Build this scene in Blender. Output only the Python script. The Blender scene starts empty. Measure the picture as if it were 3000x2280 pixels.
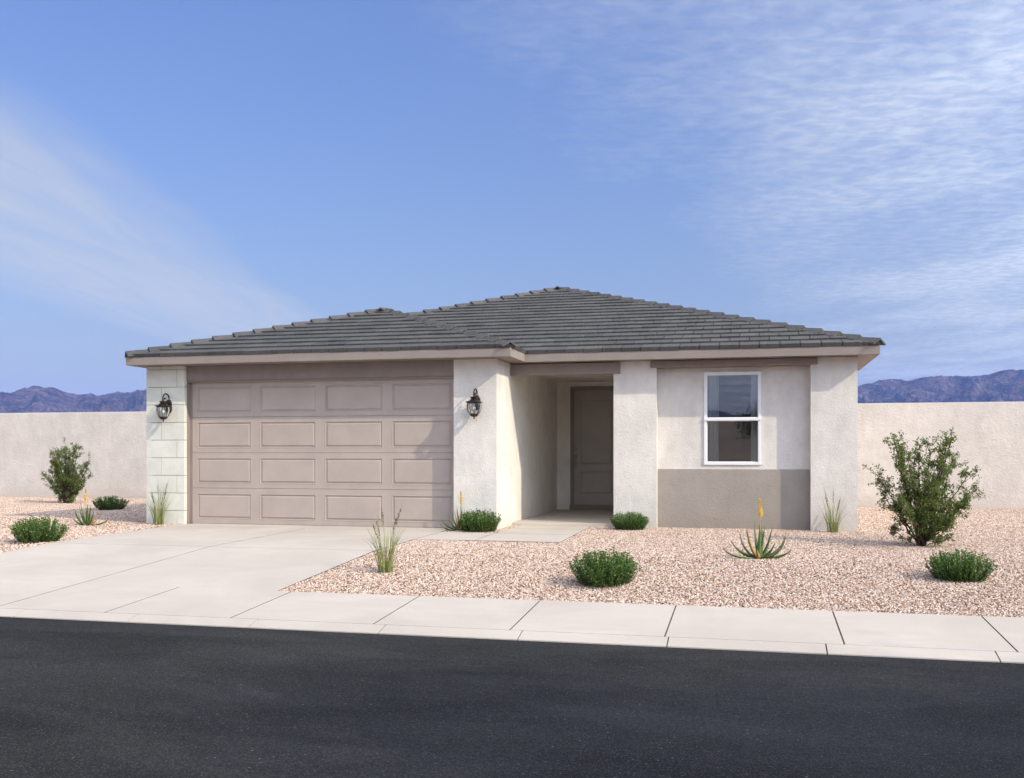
import bpy, bmesh, math, random
import numpy as np
from mathutils import Vector, Matrix, noise as mnoise
R = math.radians
SC = bpy.context.scene
COL = SC.collection

# ------------------------------------------------------------------ camera, sky, sun, exposure
TH = math.atan((2209.1 - 1500) / 2911.7)
CAMZ = 1.203
cd = bpy.data.cameras.new('camera'); cam = bpy.data.objects.new('camera', cd); COL.objects.link(cam)
cam.location = (0, 0, CAMZ); cam.rotation_euler = (R(90), 0, TH)
cd.sensor_fit = 'HORIZONTAL'; cd.sensor_width = 36; cd.lens = 2911.7 / 3000 * 36
cd.shift_y = (1329.37 - 1140) / 3000; cd.clip_start = 0.05; cd.clip_end = 20000
SC.camera = cam
FW = Vector((-math.sin(TH), math.cos(TH), 0)); RT = Vector((math.cos(TH), math.sin(TH), 0))

SUN_DIR = Vector((-0.758, 0.333, -0.560)).normalized()        # the way the light travels
sd = bpy.data.lights.new('sun', 'SUN'); sun = bpy.data.objects.new('sun', sd); COL.objects.link(sun)
sd.energy = 2.0; sd.angle = R(0.55); sd.color = (1.0, 0.88, 0.685)
sun.rotation_euler = SUN_DIR.to_track_quat('-Z', 'Y').to_euler(); sun.location = (20, -10, 20)
SUN_EL = math.asin(-SUN_DIR.z); SUN_AZ = math.atan2(-SUN_DIR.x, -SUN_DIR.y)

VS = SC.view_settings
VS.view_transform = 'Standard'; VS.look = 'None'; VS.gamma = 1; VS.exposure = 0.93; VS.use_curve_mapping = False
SC.cycles.max_bounces = 12; SC.cycles.diffuse_bounces = 10; SC.cycles.use_adaptive_sampling = True; SC.cycles.adaptive_threshold = 0.02; SC.render.filter_size = 1.2; SC.cycles.volume_bounces = 1; SC.cycles.use_denoising = True
SC.cycles.transparent_max_bounces = 12; SC.cycles.sample_clamp_indirect = 8

def world():
    w = bpy.data.worlds.new('World'); SC.world = w; w.use_nodes = True
    nt = w.node_tree; N = nt.nodes; L = nt.links; N.clear()
    out = N.new('ShaderNodeOutputWorld'); bg = N.new('ShaderNodeBackground'); L.new(bg.outputs[0], out.inputs[0])
    bg.inputs[1].default_value = 0.078
    sky = N.new('ShaderNodeTexSky'); sky.sky_type = 'NISHITA'; sky.sun_disc = False
    sky.sun_elevation = SUN_EL; sky.sun_rotation = SUN_AZ
    sky.altitude = 0; sky.air_density = 2.3; sky.dust_density = 0.2; sky.ozone_density = 3.5
    tint = N.new('ShaderNodeMix'); tint.data_type = 'RGBA'; tint.blend_type = 'MULTIPLY'; tint.inputs[0].default_value = 1
    tint.inputs[7].default_value = (0.34, 0.475, 0.96, 1)
    L.new(sky.outputs[0], tint.inputs[6])
    tc = N.new('ShaderNodeTexCoord'); sep = N.new('ShaderNodeSeparateXYZ'); L.new(tc.outputs['Generated'], sep.inputs[0])
    def m(op, a, b=None, c=None, clamp=False):
        n = N.new('ShaderNodeMath'); n.operation = op; n.use_clamp = clamp
        for i, v in enumerate((a, b, c)):
            if v is None: continue
            if isinstance(v, (int, float)): n.inputs[i].default_value = v
            else: L.new(v, n.inputs[i])
        return n.outputs[0]
    def ss(v, a, b):
        n = N.new('ShaderNodeMapRange'); n.interpolation_type = 'SMOOTHSTEP'
        L.new(v, n.inputs[0]); n.inputs[1].default_value = a; n.inputs[2].default_value = b
        return n.outputs[0]
    x, y, z = sep.outputs
    zz = m('MAXIMUM', z, 0.03)
    # cloud layer: coordinates on a plane high above the ground (wind blows along the long axis)
    u = m('DIVIDE', m('ADD', m('MULTIPLY', x, RT.x), m('MULTIPLY', y, RT.y)), zz)
    v = m('DIVIDE', m('ADD', m('MULTIPLY', x, FW.x), m('MULTIPLY', y, FW.y)), zz)
    cb = N.new('ShaderNodeCombineXYZ'); L.new(u, cb.inputs[0]); L.new(v, cb.inputs[1])
    def nz(scale, detail, rough, sx=1, sy=1, dist=0.0):
        mp = N.new('ShaderNodeMapping'); mp.inputs['Scale'].default_value = (sx, sy, 1); L.new(cb.outputs[0], mp.inputs[0])
        n = N.new('ShaderNodeTexNoise'); n.inputs['Scale'].default_value = scale; n.inputs['Detail'].default_value = detail
        n.inputs['Roughness'].default_value = rough; n.inputs['Distortion'].default_value = dist
        L.new(mp.outputs[0], n.inputs[0]); return n.outputs[0]
    wob = nz(0.5, 3, 0.5); fil = nz(3.0, 5, 0.62, 1.0, 0.16, 0.6); rip = nz(14, 5, 0.58, 0.9, 1.15, 0.35); pat = nz(1.3, 4, 0.55, 1, .6)
    uw = m('ADD', u, m('MULTIPLY', m('SUBTRACT', wob, 0.5), 0.55))
    # a long cirrus streak on the left, running away from the viewer
    st = m('MULTIPLY', ss(uw, -3.7, -2.4), ss(uw, -1.05, -1.9))
    st = m('MULTIPLY', st, m('ADD', 0.55, m('MULTIPLY', ss(fil, 0.28, 0.72), 0.32)))
    # a mackerel field: its edge runs obliquely across the sky, it fills the right; its unseen zenith and rear part adds fill light
    fw_ = m('SUBTRACT', uw, m('MULTIPLY', m('SUBTRACT', v, 2.3), 0.34))
    fld = m('MULTIPLY', ss(fw_, -0.9, 1.2), m('ADD', 0.44, m('MULTIPLY', ss(rip, 0.28, 0.78), 0.34)))
    fld = m('MULTIPLY', fld, m('ADD', 0.55, m('MULTIPLY', ss(pat, 0.35, 0.65), 0.45)))
    # a thin even veil, denser towards the horizon where one looks through it at a slant
    veil = m('DIVIDE', 0.055, m('ADD', m('MAXIMUM', z, 0.0), 0.10))
    al = m('MAXIMUM', m('MAXIMUM', st, fld), veil, clamp=True)
    al = m('MULTIPLY', al, ss(z, -0.02, 0.06))
    mix = N.new('ShaderNodeMix'); mix.data_type = 'RGBA'; L.new(al, mix.inputs[0]); L.new(tint.outputs[2], mix.inputs[6])
    # cloud brightens towards the sun, boosted so its unseen part adds fill light
    dt = N.new('ShaderNodeVectorMath'); dt.operation = 'DOT_PRODUCT'; L.new(tc.outputs['Generated'], dt.inputs[0]); dt.inputs[1].default_value = tuple(-SUN_DIR)
    fs = m('POWER', m('MULTIPLY', m('MAXIMUM', m('ADD', dt.outputs['Value'], 0.4), 0.0), 0.714), 2.0)
    fs = m('ADD', m('MULTIPLY', fs, 8.5), 1.0)
    cc = N.new('ShaderNodeVectorMath'); cc.operation = 'SCALE'; cc.inputs[0].default_value = (4.3, 4.5, 4.65); L.new(fs, cc.inputs['Scale'])
    L.new(cc.outputs[0], mix.inputs[7])
    L.new(mix.outputs[2], bg.inputs[0])
world()

# ------------------------------------------------------------------ materials
def newmat(name):
    m = bpy.data.materials.new(name); m.use_nodes = True
    nt = m.node_tree; b = nt.nodes['Principled BSDF']
    return m, nt, b
class G:
    """small node helper"""
    def __init__(s, nt): s.nt = nt; s.N = nt.nodes; s.L = nt.links
    def pos(s, scale=(1, 1, 1), obj=False):
        if obj: o = s.N.new('ShaderNodeTexCoord').outputs['Object']
        else: o = s.N.new('ShaderNodeNewGeometry').outputs['Position']
        mp = s.N.new('ShaderNodeMapping'); mp.inputs['Scale'].default_value = scale; s.L.new(o, mp.inputs[0]); return mp.outputs[0]
    def noise(s, vec, scale, detail=4, rough=0.55, dist=0):
        n = s.N.new('ShaderNodeTexNoise'); s.L.new(vec, n.inputs[0]); n.inputs['Scale'].default_value = scale
        n.inputs['Detail'].default_value = detail; n.inputs['Roughness'].default_value = rough; n.inputs['Distortion'].default_value = dist
        return n.outputs[0]
    def vor(s, vec, scale, out='Distance', feat='F1'):
        n = s.N.new('ShaderNodeTexVoronoi'); n.feature = feat; s.L.new(vec, n.inputs[0]); n.inputs['Scale'].default_value = scale
        return n.outputs[out]
    def rng(s, v, a, b, c=0.0, d=1.0):
        n = s.N.new('ShaderNodeMapRange'); s.L.new(v, n.inputs[0])
        for i, k in enumerate((a, b, c, d)): n.inputs[i + 1].default_value = k
        return n.outputs[0]
    def math(s, op, a, b):
        n = s.N.new('ShaderNodeMath'); n.operation = op
        for i, v in enumerate((a, b)):
            if isinstance(v, (int, float)): n.inputs[i].default_value = v
            else: s.L.new(v, n.inputs[i])
        return n.outputs[0]
    def ramp(s, v, stops):
        n = s.N.new('ShaderNodeValToRGB'); e = n.color_ramp.elements
        while len(e) < len(stops): e.new(0.5)
        for el, (p, c) in zip(e, stops): el.position = p; el.color = (*c, 1)
        s.L.new(v, n.inputs[0]); return n.outputs[0]
    def mix(s, f, a, b, mode='MIX'):
        n = s.N.new('ShaderNodeMix'); n.data_type = 'RGBA'; n.blend_type = mode
        for i, v in ((0, f), (6, a), (7, b)):
            if isinstance(v, (int, float)): n.inputs[i].default_value = v
            elif isinstance(v, tuple): n.inputs[i].default_value = (*v, 1)
            else: s.L.new(v, n.inputs[i])
        return n.outputs[2]
    def bump(s, h, strength, dist, prev=None):
        n = s.N.new('ShaderNodeBump'); s.L.new(h, n.inputs['Height']); n.inputs['Strength'].default_value = strength
        n.inputs['Distance'].default_value = dist
        if prev: s.L.new(prev, n.inputs['Normal'])
        return n.outputs[0]
def setb(b, rough=0.8, spec=0.3, metal=0.0):
    b.inputs['Roughness'].default_value = rough; b.inputs['Specular IOR Level'].default_value = spec; b.inputs['Metallic'].default_value = metal

def stucco(name, col, amp=0.11, bs=0.8, scale=46, dist=0.011):
    m, nt, b = newmat(name); g = G(nt); setb(b, 0.92, 0.15)
    p = g.pos()
    big = g.noise(p, 1.6, 5, 0.6); mid = g.noise(g.pos((1, 1, 0.45)), 6, 5, 0.65)
    f = g.math('ADD', g.math('MULTIPLY', big, 0.55), g.math('MULTIPLY', mid, 0.45))
    dark = tuple(c * (1 - amp * 1.6) for c in col); lite = tuple(min(1, c * (1 + amp * 0.55)) for c in col)
    c = g.mix(g.rng(f, 0.36, 0.64), dark, lite)
    fine = g.noise(p, 150, 2, 0.5)
    c = g.mix(g.rng(fine, 0.3, 0.7, 0.0, 0.18), c, tuple(k * 0.7 for k in col))
    # splash and dust just above the ground
    sep = nt.nodes.new('ShaderNodeSeparateXYZ'); nt.links.new(p, sep.inputs[0])
    low = g.math('MULTIPLY', g.rng(sep.outputs[2], 0.0, 0.32, 1, 0), g.rng(mid, 0.3, 0.7, 0.1, 0.55))
    c = g.mix(low, c, tuple(a * k for a, k in zip(col, (0.70, 0.62, 0.54))))
    nt.links.new(c, b.inputs['Base Color'])
    h1 = g.noise(p, scale, 4, 0.6, 0.4); h2 = g.noise(p, scale * 2.7, 2, 0.5); h3 = g.noise(p, 5, 3, 0.5)
    h = g.math('ADD', g.math('ADD', h1, g.math('MULTIPLY', h2, 0.35)), g.math('MULTIPLY', h3, 0.8))
    nt.links.new(g.bump(h, bs, dist), b.inputs['Normal'])
    return m

def paint(name, col, rough=0.55, amp=0.05, grain=True, spec=0.35):
    m, nt, b = newmat(name); g = G(nt); setb(b, rough, spec)
    p = g.pos(); f = g.noise(p, 2.2, 4, 0.6)
    c = g.mix(g.rng(f, 0.35, 0.65), tuple(k * (1 - amp) for k in col), tuple(min(1, k * (1 + amp)) for k in col))
    nt.links.new(c, b.inputs['Base Color'])
    if grain:
        h = g.noise(g.pos((0.25, 1, 1)), 240, 3, 0.6)
        nt.links.new(g.bump(h, 0.12, 0.004), b.inputs['Normal'])
    return m

def concrete(name, col):
    m, nt, b = newmat(name); g = G(nt); setb(b, 0.88, 0.2)
    p = g.pos()
    big = g.noise(p, 0.7, 6, 0.62, 0.5); sw = g.noise(g.pos((0.5, 2.2, 1)), 2.2, 6, 0.65); fine = g.noise(p, 190, 2, 0.6)
    oi = nt.nodes.new('ShaderNodeObjectInfo')
    c = g.mix(g.rng(big, 0.35, 0.66), tuple(k * 0.84 for k in col), tuple(k * 1.05 for k in col))
    c = g.mix(g.rng(sw, 0.40, 0.72, 0, 0.55), c, tuple(k * f for k, f in zip(col, (0.86, 0.84, 0.81))))
    c = g.mix(g.rng(fine, 0.30, 0.70, 0, 0.25), c, tuple(k * 0.72 for k in col))
    c = g.mix(g.rng(oi.outputs['Random'], 0, 1, 0, 0.22), c, tuple(k * 0.8 for k in col))
    spots = g.vor(p, 9.0); c = g.mix(g.rng(spots, 0.02, 0.10, 0.3, 0), c, tuple(min(1, k * 1.25) for k in col))
    nt.links.new(c, b.inputs['Base Color'])
    h = g.math('ADD', g.noise(p, 120, 3, 0.6), g.math('MULTIPLY', g.noise(g.pos((1, 3, 1)), 26, 3, 0.6), 0.6))
    nt.links.new(g.bump(h, 0.22, 0.004), b.inputs['Normal'])
    return m

def asphalt():
    m, nt, b = newmat('asphalt'); g = G(nt); setb(b, 0.95, 0.10)
    p = g.pos()
    big = g.noise(g.pos((0.55, 1.3, 1)), 0.9, 6, 0.65, 0.6); band = g.noise(g.pos((0.35, 1.6, 1)), 2.6, 4, 0.6)
    c = g.mix(g.rng(big, 0.34, 0.66), (0.0170, 0.0165, 0.0172), (0.043, 0.042, 0.0425))
    # pale stones worn bare, in loose swarms
    v = g.vor(g.pos((1, 1, 1)), 58); vc = g.vor(g.pos((1, 1, 1)), 58, 'Color')
    sel = nt.nodes.new('ShaderNodeSeparateColor'); nt.links.new(vc, sel.inputs[0])
    sw = g.rng(band, 0.46, 0.66, 0.01, 0.14)
    on = g.math('MULTIPLY', g.math('LESS_THAN', sel.outputs[0], sw), g.math('LESS_THAN', v, g.rng(sel.outputs[1], 0, 1, 0.10, 0.36)))
    c = g.mix(g.math('MULTIPLY', on, 0.55), c, (0.24, 0.24, 0.25))
    fine = g.noise(p, 55, 4, 0.85)
    c = g.mix(g.rng(fine, 0.40, 0.60, 0, 0.75), c, (0.010, 0.010, 0.0105))
    c = g.mix(g.rng(g.noise(p, 95, 2, 0.8), 0.56, 0.70, 0, 0.7), c, (0.115, 0.112, 0.110))
    nt.links.new(c, b.inputs['Base Color'])
    h = g.math('ADD', g.noise(p, 150, 3, 0.7), g.math('MULTIPLY', g.vor(p, 90), 0.8))
    nt.links.new(g.bump(h, 0.45, 0.006), b.inputs['Normal'])
    return m

def gravelbed():
    m, nt, b = newmat('gravel bed'); g = G(nt); setb(b, 0.95, 0.1)
    p = g.pos(); vc = g.vor(p, 46, 'Color'); vd = g.vor(p, 46)
    s = nt.nodes.new('ShaderNodeSeparateColor'); nt.links.new(vc, s.inputs[0])
    c = g.ramp(s.outputs[0], [(0, (0.20, 0.12, 0.085)), (0.35, (0.42, 0.28, 0.21)), (0.7, (0.56, 0.42, 0.33)), (1, (0.66, 0.58, 0.52))])
    c = g.mix(g.rng(vd, 0.3, 0.8, 0, 0.7), c, (0.16, 0.10, 0.07))
    nt.links.new(c, b.inputs['Base Color'])
    nt.links.new(g.bump(g.rng(vd, 0, 0.8, 1, 0), 0.9, 0.015), b.inputs['Normal'])
    return m

def pebble():
    m, nt, b = newmat('pebble'); g = G(nt); setb(b, 0.85, 0.2)
    oi = nt.nodes.new('ShaderNodeObjectInfo')
    c = g.ramp(oi.outputs['Random'], [(0, (0.13, 0.075, 0.05)), (0.14, (0.26, 0.155, 0.105)), (0.34, (0.40, 0.28, 0.21)), (0.58, (0.50, 0.375, 0.295)),
                                       (0.78, (0.59, 0.475, 0.395)), (0.92, (0.72, 0.63, 0.55)), (1.0, (0.36, 0.33, 0.32))])
    # large soft drifts of warmer and paler stone
    f = g.noise(g.pos(), 0.8, 4, 0.6)
    c = g.mix(g.rng(f, 0.35, 0.7, 0, 0.20), c, (0.46, 0.34, 0.27))
    nt.links.new(c, b.inputs['Base Color'])
    return m

def desert():
    m, nt, b = newmat('desert ground'); g = G(nt); setb(b, 0.95, 0.1)
    p = g.pos(); f = g.noise(p, 0.35, 6, 0.65); f2 = g.noise(p, 14, 4, 0.7)
    c = g.mix(g.rng(f, 0.35, 0.65), (0.23, 0.185, 0.15), (0.33, 0.27, 0.22))
    c = g.mix(g.rng(f2, 0.4, 0.7, 0, 0.5), c, (0.20, 0.15, 0.11))
    nt.links.new(c, b.inputs['Base Color']); nt.links.new(g.bump(f2, 0.6, 0.03), b.inputs['Normal'])
    return m

def stone():
    m, nt, b = newmat('pale cast stone'); g = G(nt); setb(b, 0.9, 0.15)
    p = g.pos(); oi = nt.nodes.new('ShaderNodeObjectInfo')
    col = (0.665, 0.66, 0.58)
    f = g.noise(p, 4, 5, 0.6); sp = g.noise(p, 120, 3, 0.7)
    c = g.mix(g.rng(f, 0.35, 0.65), tuple(k * 0.92 for k in col), tuple(k * 1.06 for k in col))
    c = g.mix(g.rng(sp, 0.56, 0.72, 0, 0.45), c, (0.42, 0.43, 0.36))
    c = g.mix(g.rng(oi.outputs['Random'], 0, 1, 0, 0.16), c, (0.54, 0.54, 0.47))
    pit = g.vor(p, 24); c = g.mix(g.rng(pit, 0.03, 0.10, 0.5, 0), c, (0.40, 0.40, 0.33))
    nt.links.new(c, b.inputs['Base Color'])
    nt.links.new(g.bump(g.math('ADD', sp, g.math('MULTIPLY', g.noise(p, 30, 3), 0.7)), 0.3, 0.006), b.inputs['Normal'])
    return m

def rooftile():
    m, nt, b = newmat('charcoal concrete tile'); g = G(nt); setb(b, 0.72, 0.4)
    oi = nt.nodes.new('ShaderNodeObjectInfo'); gi = nt.nodes.new('ShaderNodeNewGeometry')
    r = g.math('FRACT', g.math('ADD', oi.outputs['Random'], gi.outputs['Random Per Island']), 0)
    p = g.pos(); st = g.noise(g.pos((1, 0.12, 0.3)), 16, 5, 0.7, 0.3); st2 = g.noise(g.pos((1, 0.05, 0.15)), 46, 3, 0.6)
    c = g.mix(r, (0.053, 0.050, 0.0475), (0.082, 0.078, 0.074))
    c = g.mix(g.rng(st, 0.55, 0.72, 0, 0.55), c, (0.022, 0.021, 0.022))
    c = g.mix(g.rng(st2, 0.52, 0.75, 0, 0.4), c, (0.16, 0.155, 0.15))
    c = g.mix(g.rng(g.noise(p, 1.1, 3), 0.4, 0.65, 0, 0.25), c, (0.12, 0.112, 0.105))
    nt.links.new(c, b.inputs['Base Color'])
    nt.links.new(g.bump(g.math('ADD', g.noise(p, 90, 3), st), 0.25, 0.006), b.inputs['Normal'])
    return m

def leafmat(name, dark, lite, tip=None, rough=0.5, trans=0.25):
    m, nt, b = newmat(name); g = G(nt); setb(b, rough, 0.35)
    gi = nt.nodes.new('ShaderNodeNewGeometry')
    c = g.mix(gi.outputs['Random Per Island'], dark, lite)
    if tip: c = g.mix(g.rng(gi.outputs['Random Per Island'], 0.86, 0.95, 0, 0.8), c, tip)
    nt.links.new(c, b.inputs['Base Color'])
    tr = nt.nodes.new('ShaderNodeBsdfTranslucent'); nt.links.new(g.mix(0.5, c, tuple(min(1, k * 1.6) for k in lite)), tr.inputs[0])
    mx = nt.nodes.new('ShaderNodeMixShader'); mx.inputs[0].default_value = trans
    out = nt.nodes['Material Output']; nt.links.new(b.outputs[0], mx.inputs[1]); nt.links.new(tr.outputs[0], mx.inputs[2]); nt.links.new(mx.outputs[0], out.inputs[0])
    return m

def aloemat(name, base, tip):
    m, nt, b = newmat(name); g = G(nt); setb(b, 0.45, 0.4)
    p = g.pos(); f = g.noise(p, 22, 4, 0.6); f2 = g.noise(p, 120, 2, 0.6)
    c = g.mix(g.rng(f, 0.35, 0.65), base, tip); c = g.mix(g.rng(f2, 0.5, 0.7, 0, 0.25), c, tuple(min(1, k * 1.5) for k in tip))
    nt.links.new(c, b.inputs['Base Color']); return m

def bark(name, col):
    m, nt, b = newmat(name); g = G(nt); setb(b, 0.9, 0.1)
    f = g.noise(g.pos((1, 1, 0.3)), 60, 4, 0.7)
    nt.links.new(g.mix(f, tuple(k * 0.5 for k in col), tuple(k * 1.4 for k in col)), b.inputs['Base Color'])
    nt.links.new(g.bump(f, 0.6, 0.01), b.inputs['Normal']); return m

def glassmat(name, tint, refl_ior, rough=0.0):
    m, nt, b = newmat(name); N = nt.nodes; L = nt.links
    fr = N.new('ShaderNodeFresnel'); fr.inputs[0].default_value = refl_ior
    gl = N.new('ShaderNodeBsdfGlossy'); gl.inputs['Roughness'].default_value = rough
    tr = N.new('ShaderNodeBsdfTransparent'); tr.inputs[0].default_value = (*tint, 1)
    mx = N.new('ShaderNodeMixShader'); L.new(fr.outputs[0], mx.inputs[0]); L.new(tr.outputs[0], mx.inputs[1]); L.new(gl.outputs[0], mx.inputs[2])
    L.new(mx.outputs[0], N['Material Output'].inputs[0]); N.remove(b); return m

def rockmat():
    m, nt, b = newmat('desert rock'); g = G(nt); setb(b, 0.95, 0.05)
    p = g.pos(); f = g.noise(p, 0.02, 6, 0.7, 0.6); f2 = g.noise(p, 0.09, 4, 0.7)
    c = g.mix(g.rng(f, 0.38, 0.62), (0.035, 0.027, 0.024), (0.24, 0.175, 0.145))
    c = g.mix(g.rng(f2, 0.52, 0.68, 0, 0.8), c, (0.022, 0.019, 0.017))
    nt.links.new(c, b.inputs['Base Color'])
    h = g.math('ADD', g.vor(p, 0.045), g.math('MULTIPLY', f2, 1.4))
    nt.links.new(g.bump(h, 1.0, 30), b.inputs['Normal'])
    return m

M = {
 'stucco': stucco('cream stucco', (0.73, 0.69, 0.635)),
 'porch': stucco('cream stucco smooth brightened for porch shade', (0.79, 0.76, 0.695), bs=0.5, scale=26),  # wall stucco smoothed and paled to make up for the dim porch light
 'wallb': stucco('boundary wall stucco', (0.66, 0.605, 0.55), amp=0.09, bs=0.8, scale=22, dist=0.014),
 'taupe': stucco('taupe stucco', (0.275, 0.228, 0.205), amp=0.10, bs=0.3, scale=60, dist=0.006),
 'wains': stucco('taupe grey stucco', (0.365, 0.325, 0.285), amp=0.07, bs=0.7),
 'fascia': paint('taupe fascia paint', (0.262, 0.22, 0.194), 0.6),
 'garage': paint('taupe garage door paint', (0.40, 0.335, 0.295), 0.5),
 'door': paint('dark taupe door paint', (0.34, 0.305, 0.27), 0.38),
 'concrete': concrete('pale broom concrete', (0.52, 0.462, 0.402)),
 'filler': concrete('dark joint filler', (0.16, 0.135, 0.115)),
 'kerb': concrete('kerb concrete', (0.50, 0.447, 0.39)),
 'asphalt': asphalt(), 'bed': gravelbed(), 'pebble': pebble(), 'desert': desert(), 'stone': stone(), 'tile': rooftile(),
 'deck': paint('dark roof felt', (0.02, 0.02, 0.021), 0.9, grain=False),
 'white': paint('white window vinyl', (0.80, 0.80, 0.80), 0.4, 0.02, grain=False),
 'glass': glassmat('window glass', (0.80, 0.84, 0.86), 2.45),
 'lampglass': glassmat('lantern glass', (0.93, 0.95, 0.95), 1.4),
 'bronze': None, 'nickel': None,
 'bush': leafmat('box leaf', (0.030, 0.080, 0.014), (0.13, 0.24, 0.042), (0.32, 0.42, 0.14), 0.42),
 'shrub': leafmat('creosote leaf', (0.050, 0.082, 0.016), (0.185, 0.235, 0.055), None, 0.5, 0.3),
 'tree': leafmat('tree leaf', (0.025, 0.050, 0.012), (0.07, 0.12, 0.03), None, 0.5, 0.3),
 'grass': leafmat('feather grass', (0.11, 0.14, 0.035), (0.34, 0.36, 0.13), (0.50, 0.46, 0.26), 0.5, 0.25),
 'seed': leafmat('grass seed head', (0.10, 0.07, 0.04), (0.20, 0.14, 0.075), None, 0.8, 0.1),
 'aloe': aloemat('aloe leaf', (0.055, 0.105, 0.028), (0.145, 0.20, 0.062)),
 'aloedry': aloemat('dry aloe leaf', (0.30, 0.17, 0.05), (0.42, 0.28, 0.08)),
 'stalk': aloemat('aloe stalk', (0.40, 0.27, 0.14), (0.48, 0.36, 0.18)),
 'flower': leafmat('yellow aloe flower', (0.62, 0.36, 0.03), (0.85, 0.62, 0.10), (0.9, 0.75, 0.4), 0.5, 0.3),
 'bark': bark('shrub bark', (0.085, 0.058, 0.038)), 'stem': bark('bush stem', (0.06, 0.07, 0.025)),
 'rock': rockmat(),
 'curtain': paint('pale curtain cloth', (0.80, 0.79, 0.76), 0.9, grain=False),
 'room': paint('interior wall paint', (0.20, 0.195, 0.185), 0.9, grain=False),
}
def metal(name, col, rough, met):
    m, nt, b = newmat(name); g = G(nt); setb(b, rough, 0.5, met)
    f = g.noise(g.pos(), 30, 3); nt.links.new(g.mix(f, tuple(k * 0.6 for k in col), tuple(k * 1.4 for k in col)), b.inputs['Base Color']); return m
M['bronze'] = metal('oil rubbed bronze', (0.030, 0.021, 0.015), 0.38, 0.5)
M['nickel'] = metal('satin nickel', (0.30, 0.28, 0.25), 0.35, 0.9)

# ------------------------------------------------------------------ mesh helpers
def link(name, me, mat=None, parent=None, smooth=False):
    o = bpy.data.objects.new(name, me); COL.objects.link(o)
    if mat is not None and not me.materials: me.materials.append(mat)
    if parent is not None: o.parent = parent
    if smooth:
        me.polygons.foreach_set('use_smooth', [True] * len(me.polygons))
    return o
class MB:
    def __init__(s): s.v = []; s.f = []
    def add(s, vs, fs):
        n = len(s.v); s.v += [tuple(p) for p in vs]; s.f += [tuple(i + n for i in f) for f in fs]; return s
    def box(s, x0, x1, y0, y1, z0, z1):
        return s.add([(x0, y0, z0), (x1, y0, z0), (x1, y1, z0), (x0, y1, z0), (x0, y0, z1), (x1, y0, z1), (x1, y1, z1), (x0, y1, z1)],
                     [(0, 3, 2, 1), (4, 5, 6, 7), (0, 1, 5, 4), (1, 2, 6, 5), (2, 3, 7, 6), (3, 0, 4, 7)])
    def tube(s, pts, rad, n=6, cap=True):
        pts = [Vector(p) for p in pts]; base = len(s.v); up = Vector((0.3, 0.2, 1))
        if not hasattr(rad, '__len__'): rad = [rad] * len(pts)
        for i, p in enumerate(pts):
            d = (pts[min(i + 1, len(pts) - 1)] - pts[max(i - 1, 0)]).normalized()
            a = d.cross(up)
            if a.length < 1e-3: a = d.cross(Vector((1, 0, 0)))
            a.normalize(); b = d.cross(a)
            for k in range(n):
                t = 2 * math.pi * k / n; s.v.append(tuple(p + (a * math.cos(t) + b * math.sin(t)) * rad[i]))
        for i in range(len(pts) - 1):
            for k in range(n):
                k2 = (k + 1) % n; q = base + i * n
                s.f.append((q + k, q + n + k, q + n + k2, q + k2))
        if cap:
            s.f.append(tuple(base + k for k in range(n))); s.f.append(tuple(base + (len(pts) - 1) * n + k for k in reversed(range(n))))
        return s
    def lathe(s, prof, n=24, c=(0, 0)):
        base = len(s.v)
        for r, z in prof:
            for k in range(n):
                t = 2 * math.pi * (k + .5) / n; s.v.append((c[0] + r * math.cos(t), c[1] + r * math.sin(t), z))
        for i in range(len(prof) - 1):
            for k in range(n):
                k2 = (k + 1) % n; q = base + i * n; s.f.append((q + k, q + k2, q + n + k2, q + n + k))
        return s
    def build(s, name, mat, parent=None, smooth=False, bevel=0, kind=None, recalc=True):
        me = bpy.data.meshes.new(name); me.from_pydata(s.v, [], s.f)
        if recalc or bevel:
            bm = bmesh.new(); bm.from_mesh(me)
            if recalc: bmesh.ops.recalc_face_normals(bm, faces=bm.faces)
            if bevel:
                es = [e for e in bm.edges if len(e.link_faces) == 2 and e.calc_face_angle(0) > 0.6]
                bmesh.ops.bevel(bm, geom=es, offset=bevel, segments=2, profile=0.6, affect='EDGES', clamp_overlap=True)
            bm.to_mesh(me); bm.free()
        o = link(name, me, mat, parent, smooth)
        if kind: o['kind'] = kind
        return o
def box(name, mat, parent, x0, x1, y0, y1, z0, z1, bevel=0, kind=None):
    return MB().box(x0, x1, y0, y1, z0, z1).build(name, mat, parent, bevel=bevel, kind=kind, recalc=False)
def empty(name, loc=(0, 0, 0), rz=0):
    o = bpy.data.objects.new(name, None); COL.objects.link(o); o.location = loc; o.rotation_euler = (0, 0, rz); o.empty_display_size = 0.2; return o
def tag(o, label, cat, group=None):
    o['label'] = label; o['category'] = cat
    if group: o['group'] = group
    return o
def struct(o): o['kind'] = 'structure'; return o
def copy_tree(o, parent=None):
    c = o.copy(); COL.objects.link(c); c.parent = parent
    for ch in list(o.children): copy_tree(ch, c)
    return c
def prism(poly, top, thick, name, mat, parent, bevel=0):
    """a plan polygon lifted to the surface top(x, y)"""
    n = len(poly); mb = MB()
    mb.add([(x, y, top(x, y)) for x, y in poly] + [(x, y, top(x, y) - thick) for x, y in poly],
           [tuple(range(n)), tuple(reversed(range(n, 2 * n)))] + [(i, (i + 1) % n, (i + 1) % n + n, i + n)[::-1] for i in range(n)])
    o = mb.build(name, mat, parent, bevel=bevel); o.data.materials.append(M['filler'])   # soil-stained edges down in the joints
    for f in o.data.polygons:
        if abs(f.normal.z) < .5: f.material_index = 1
    return o

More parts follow.
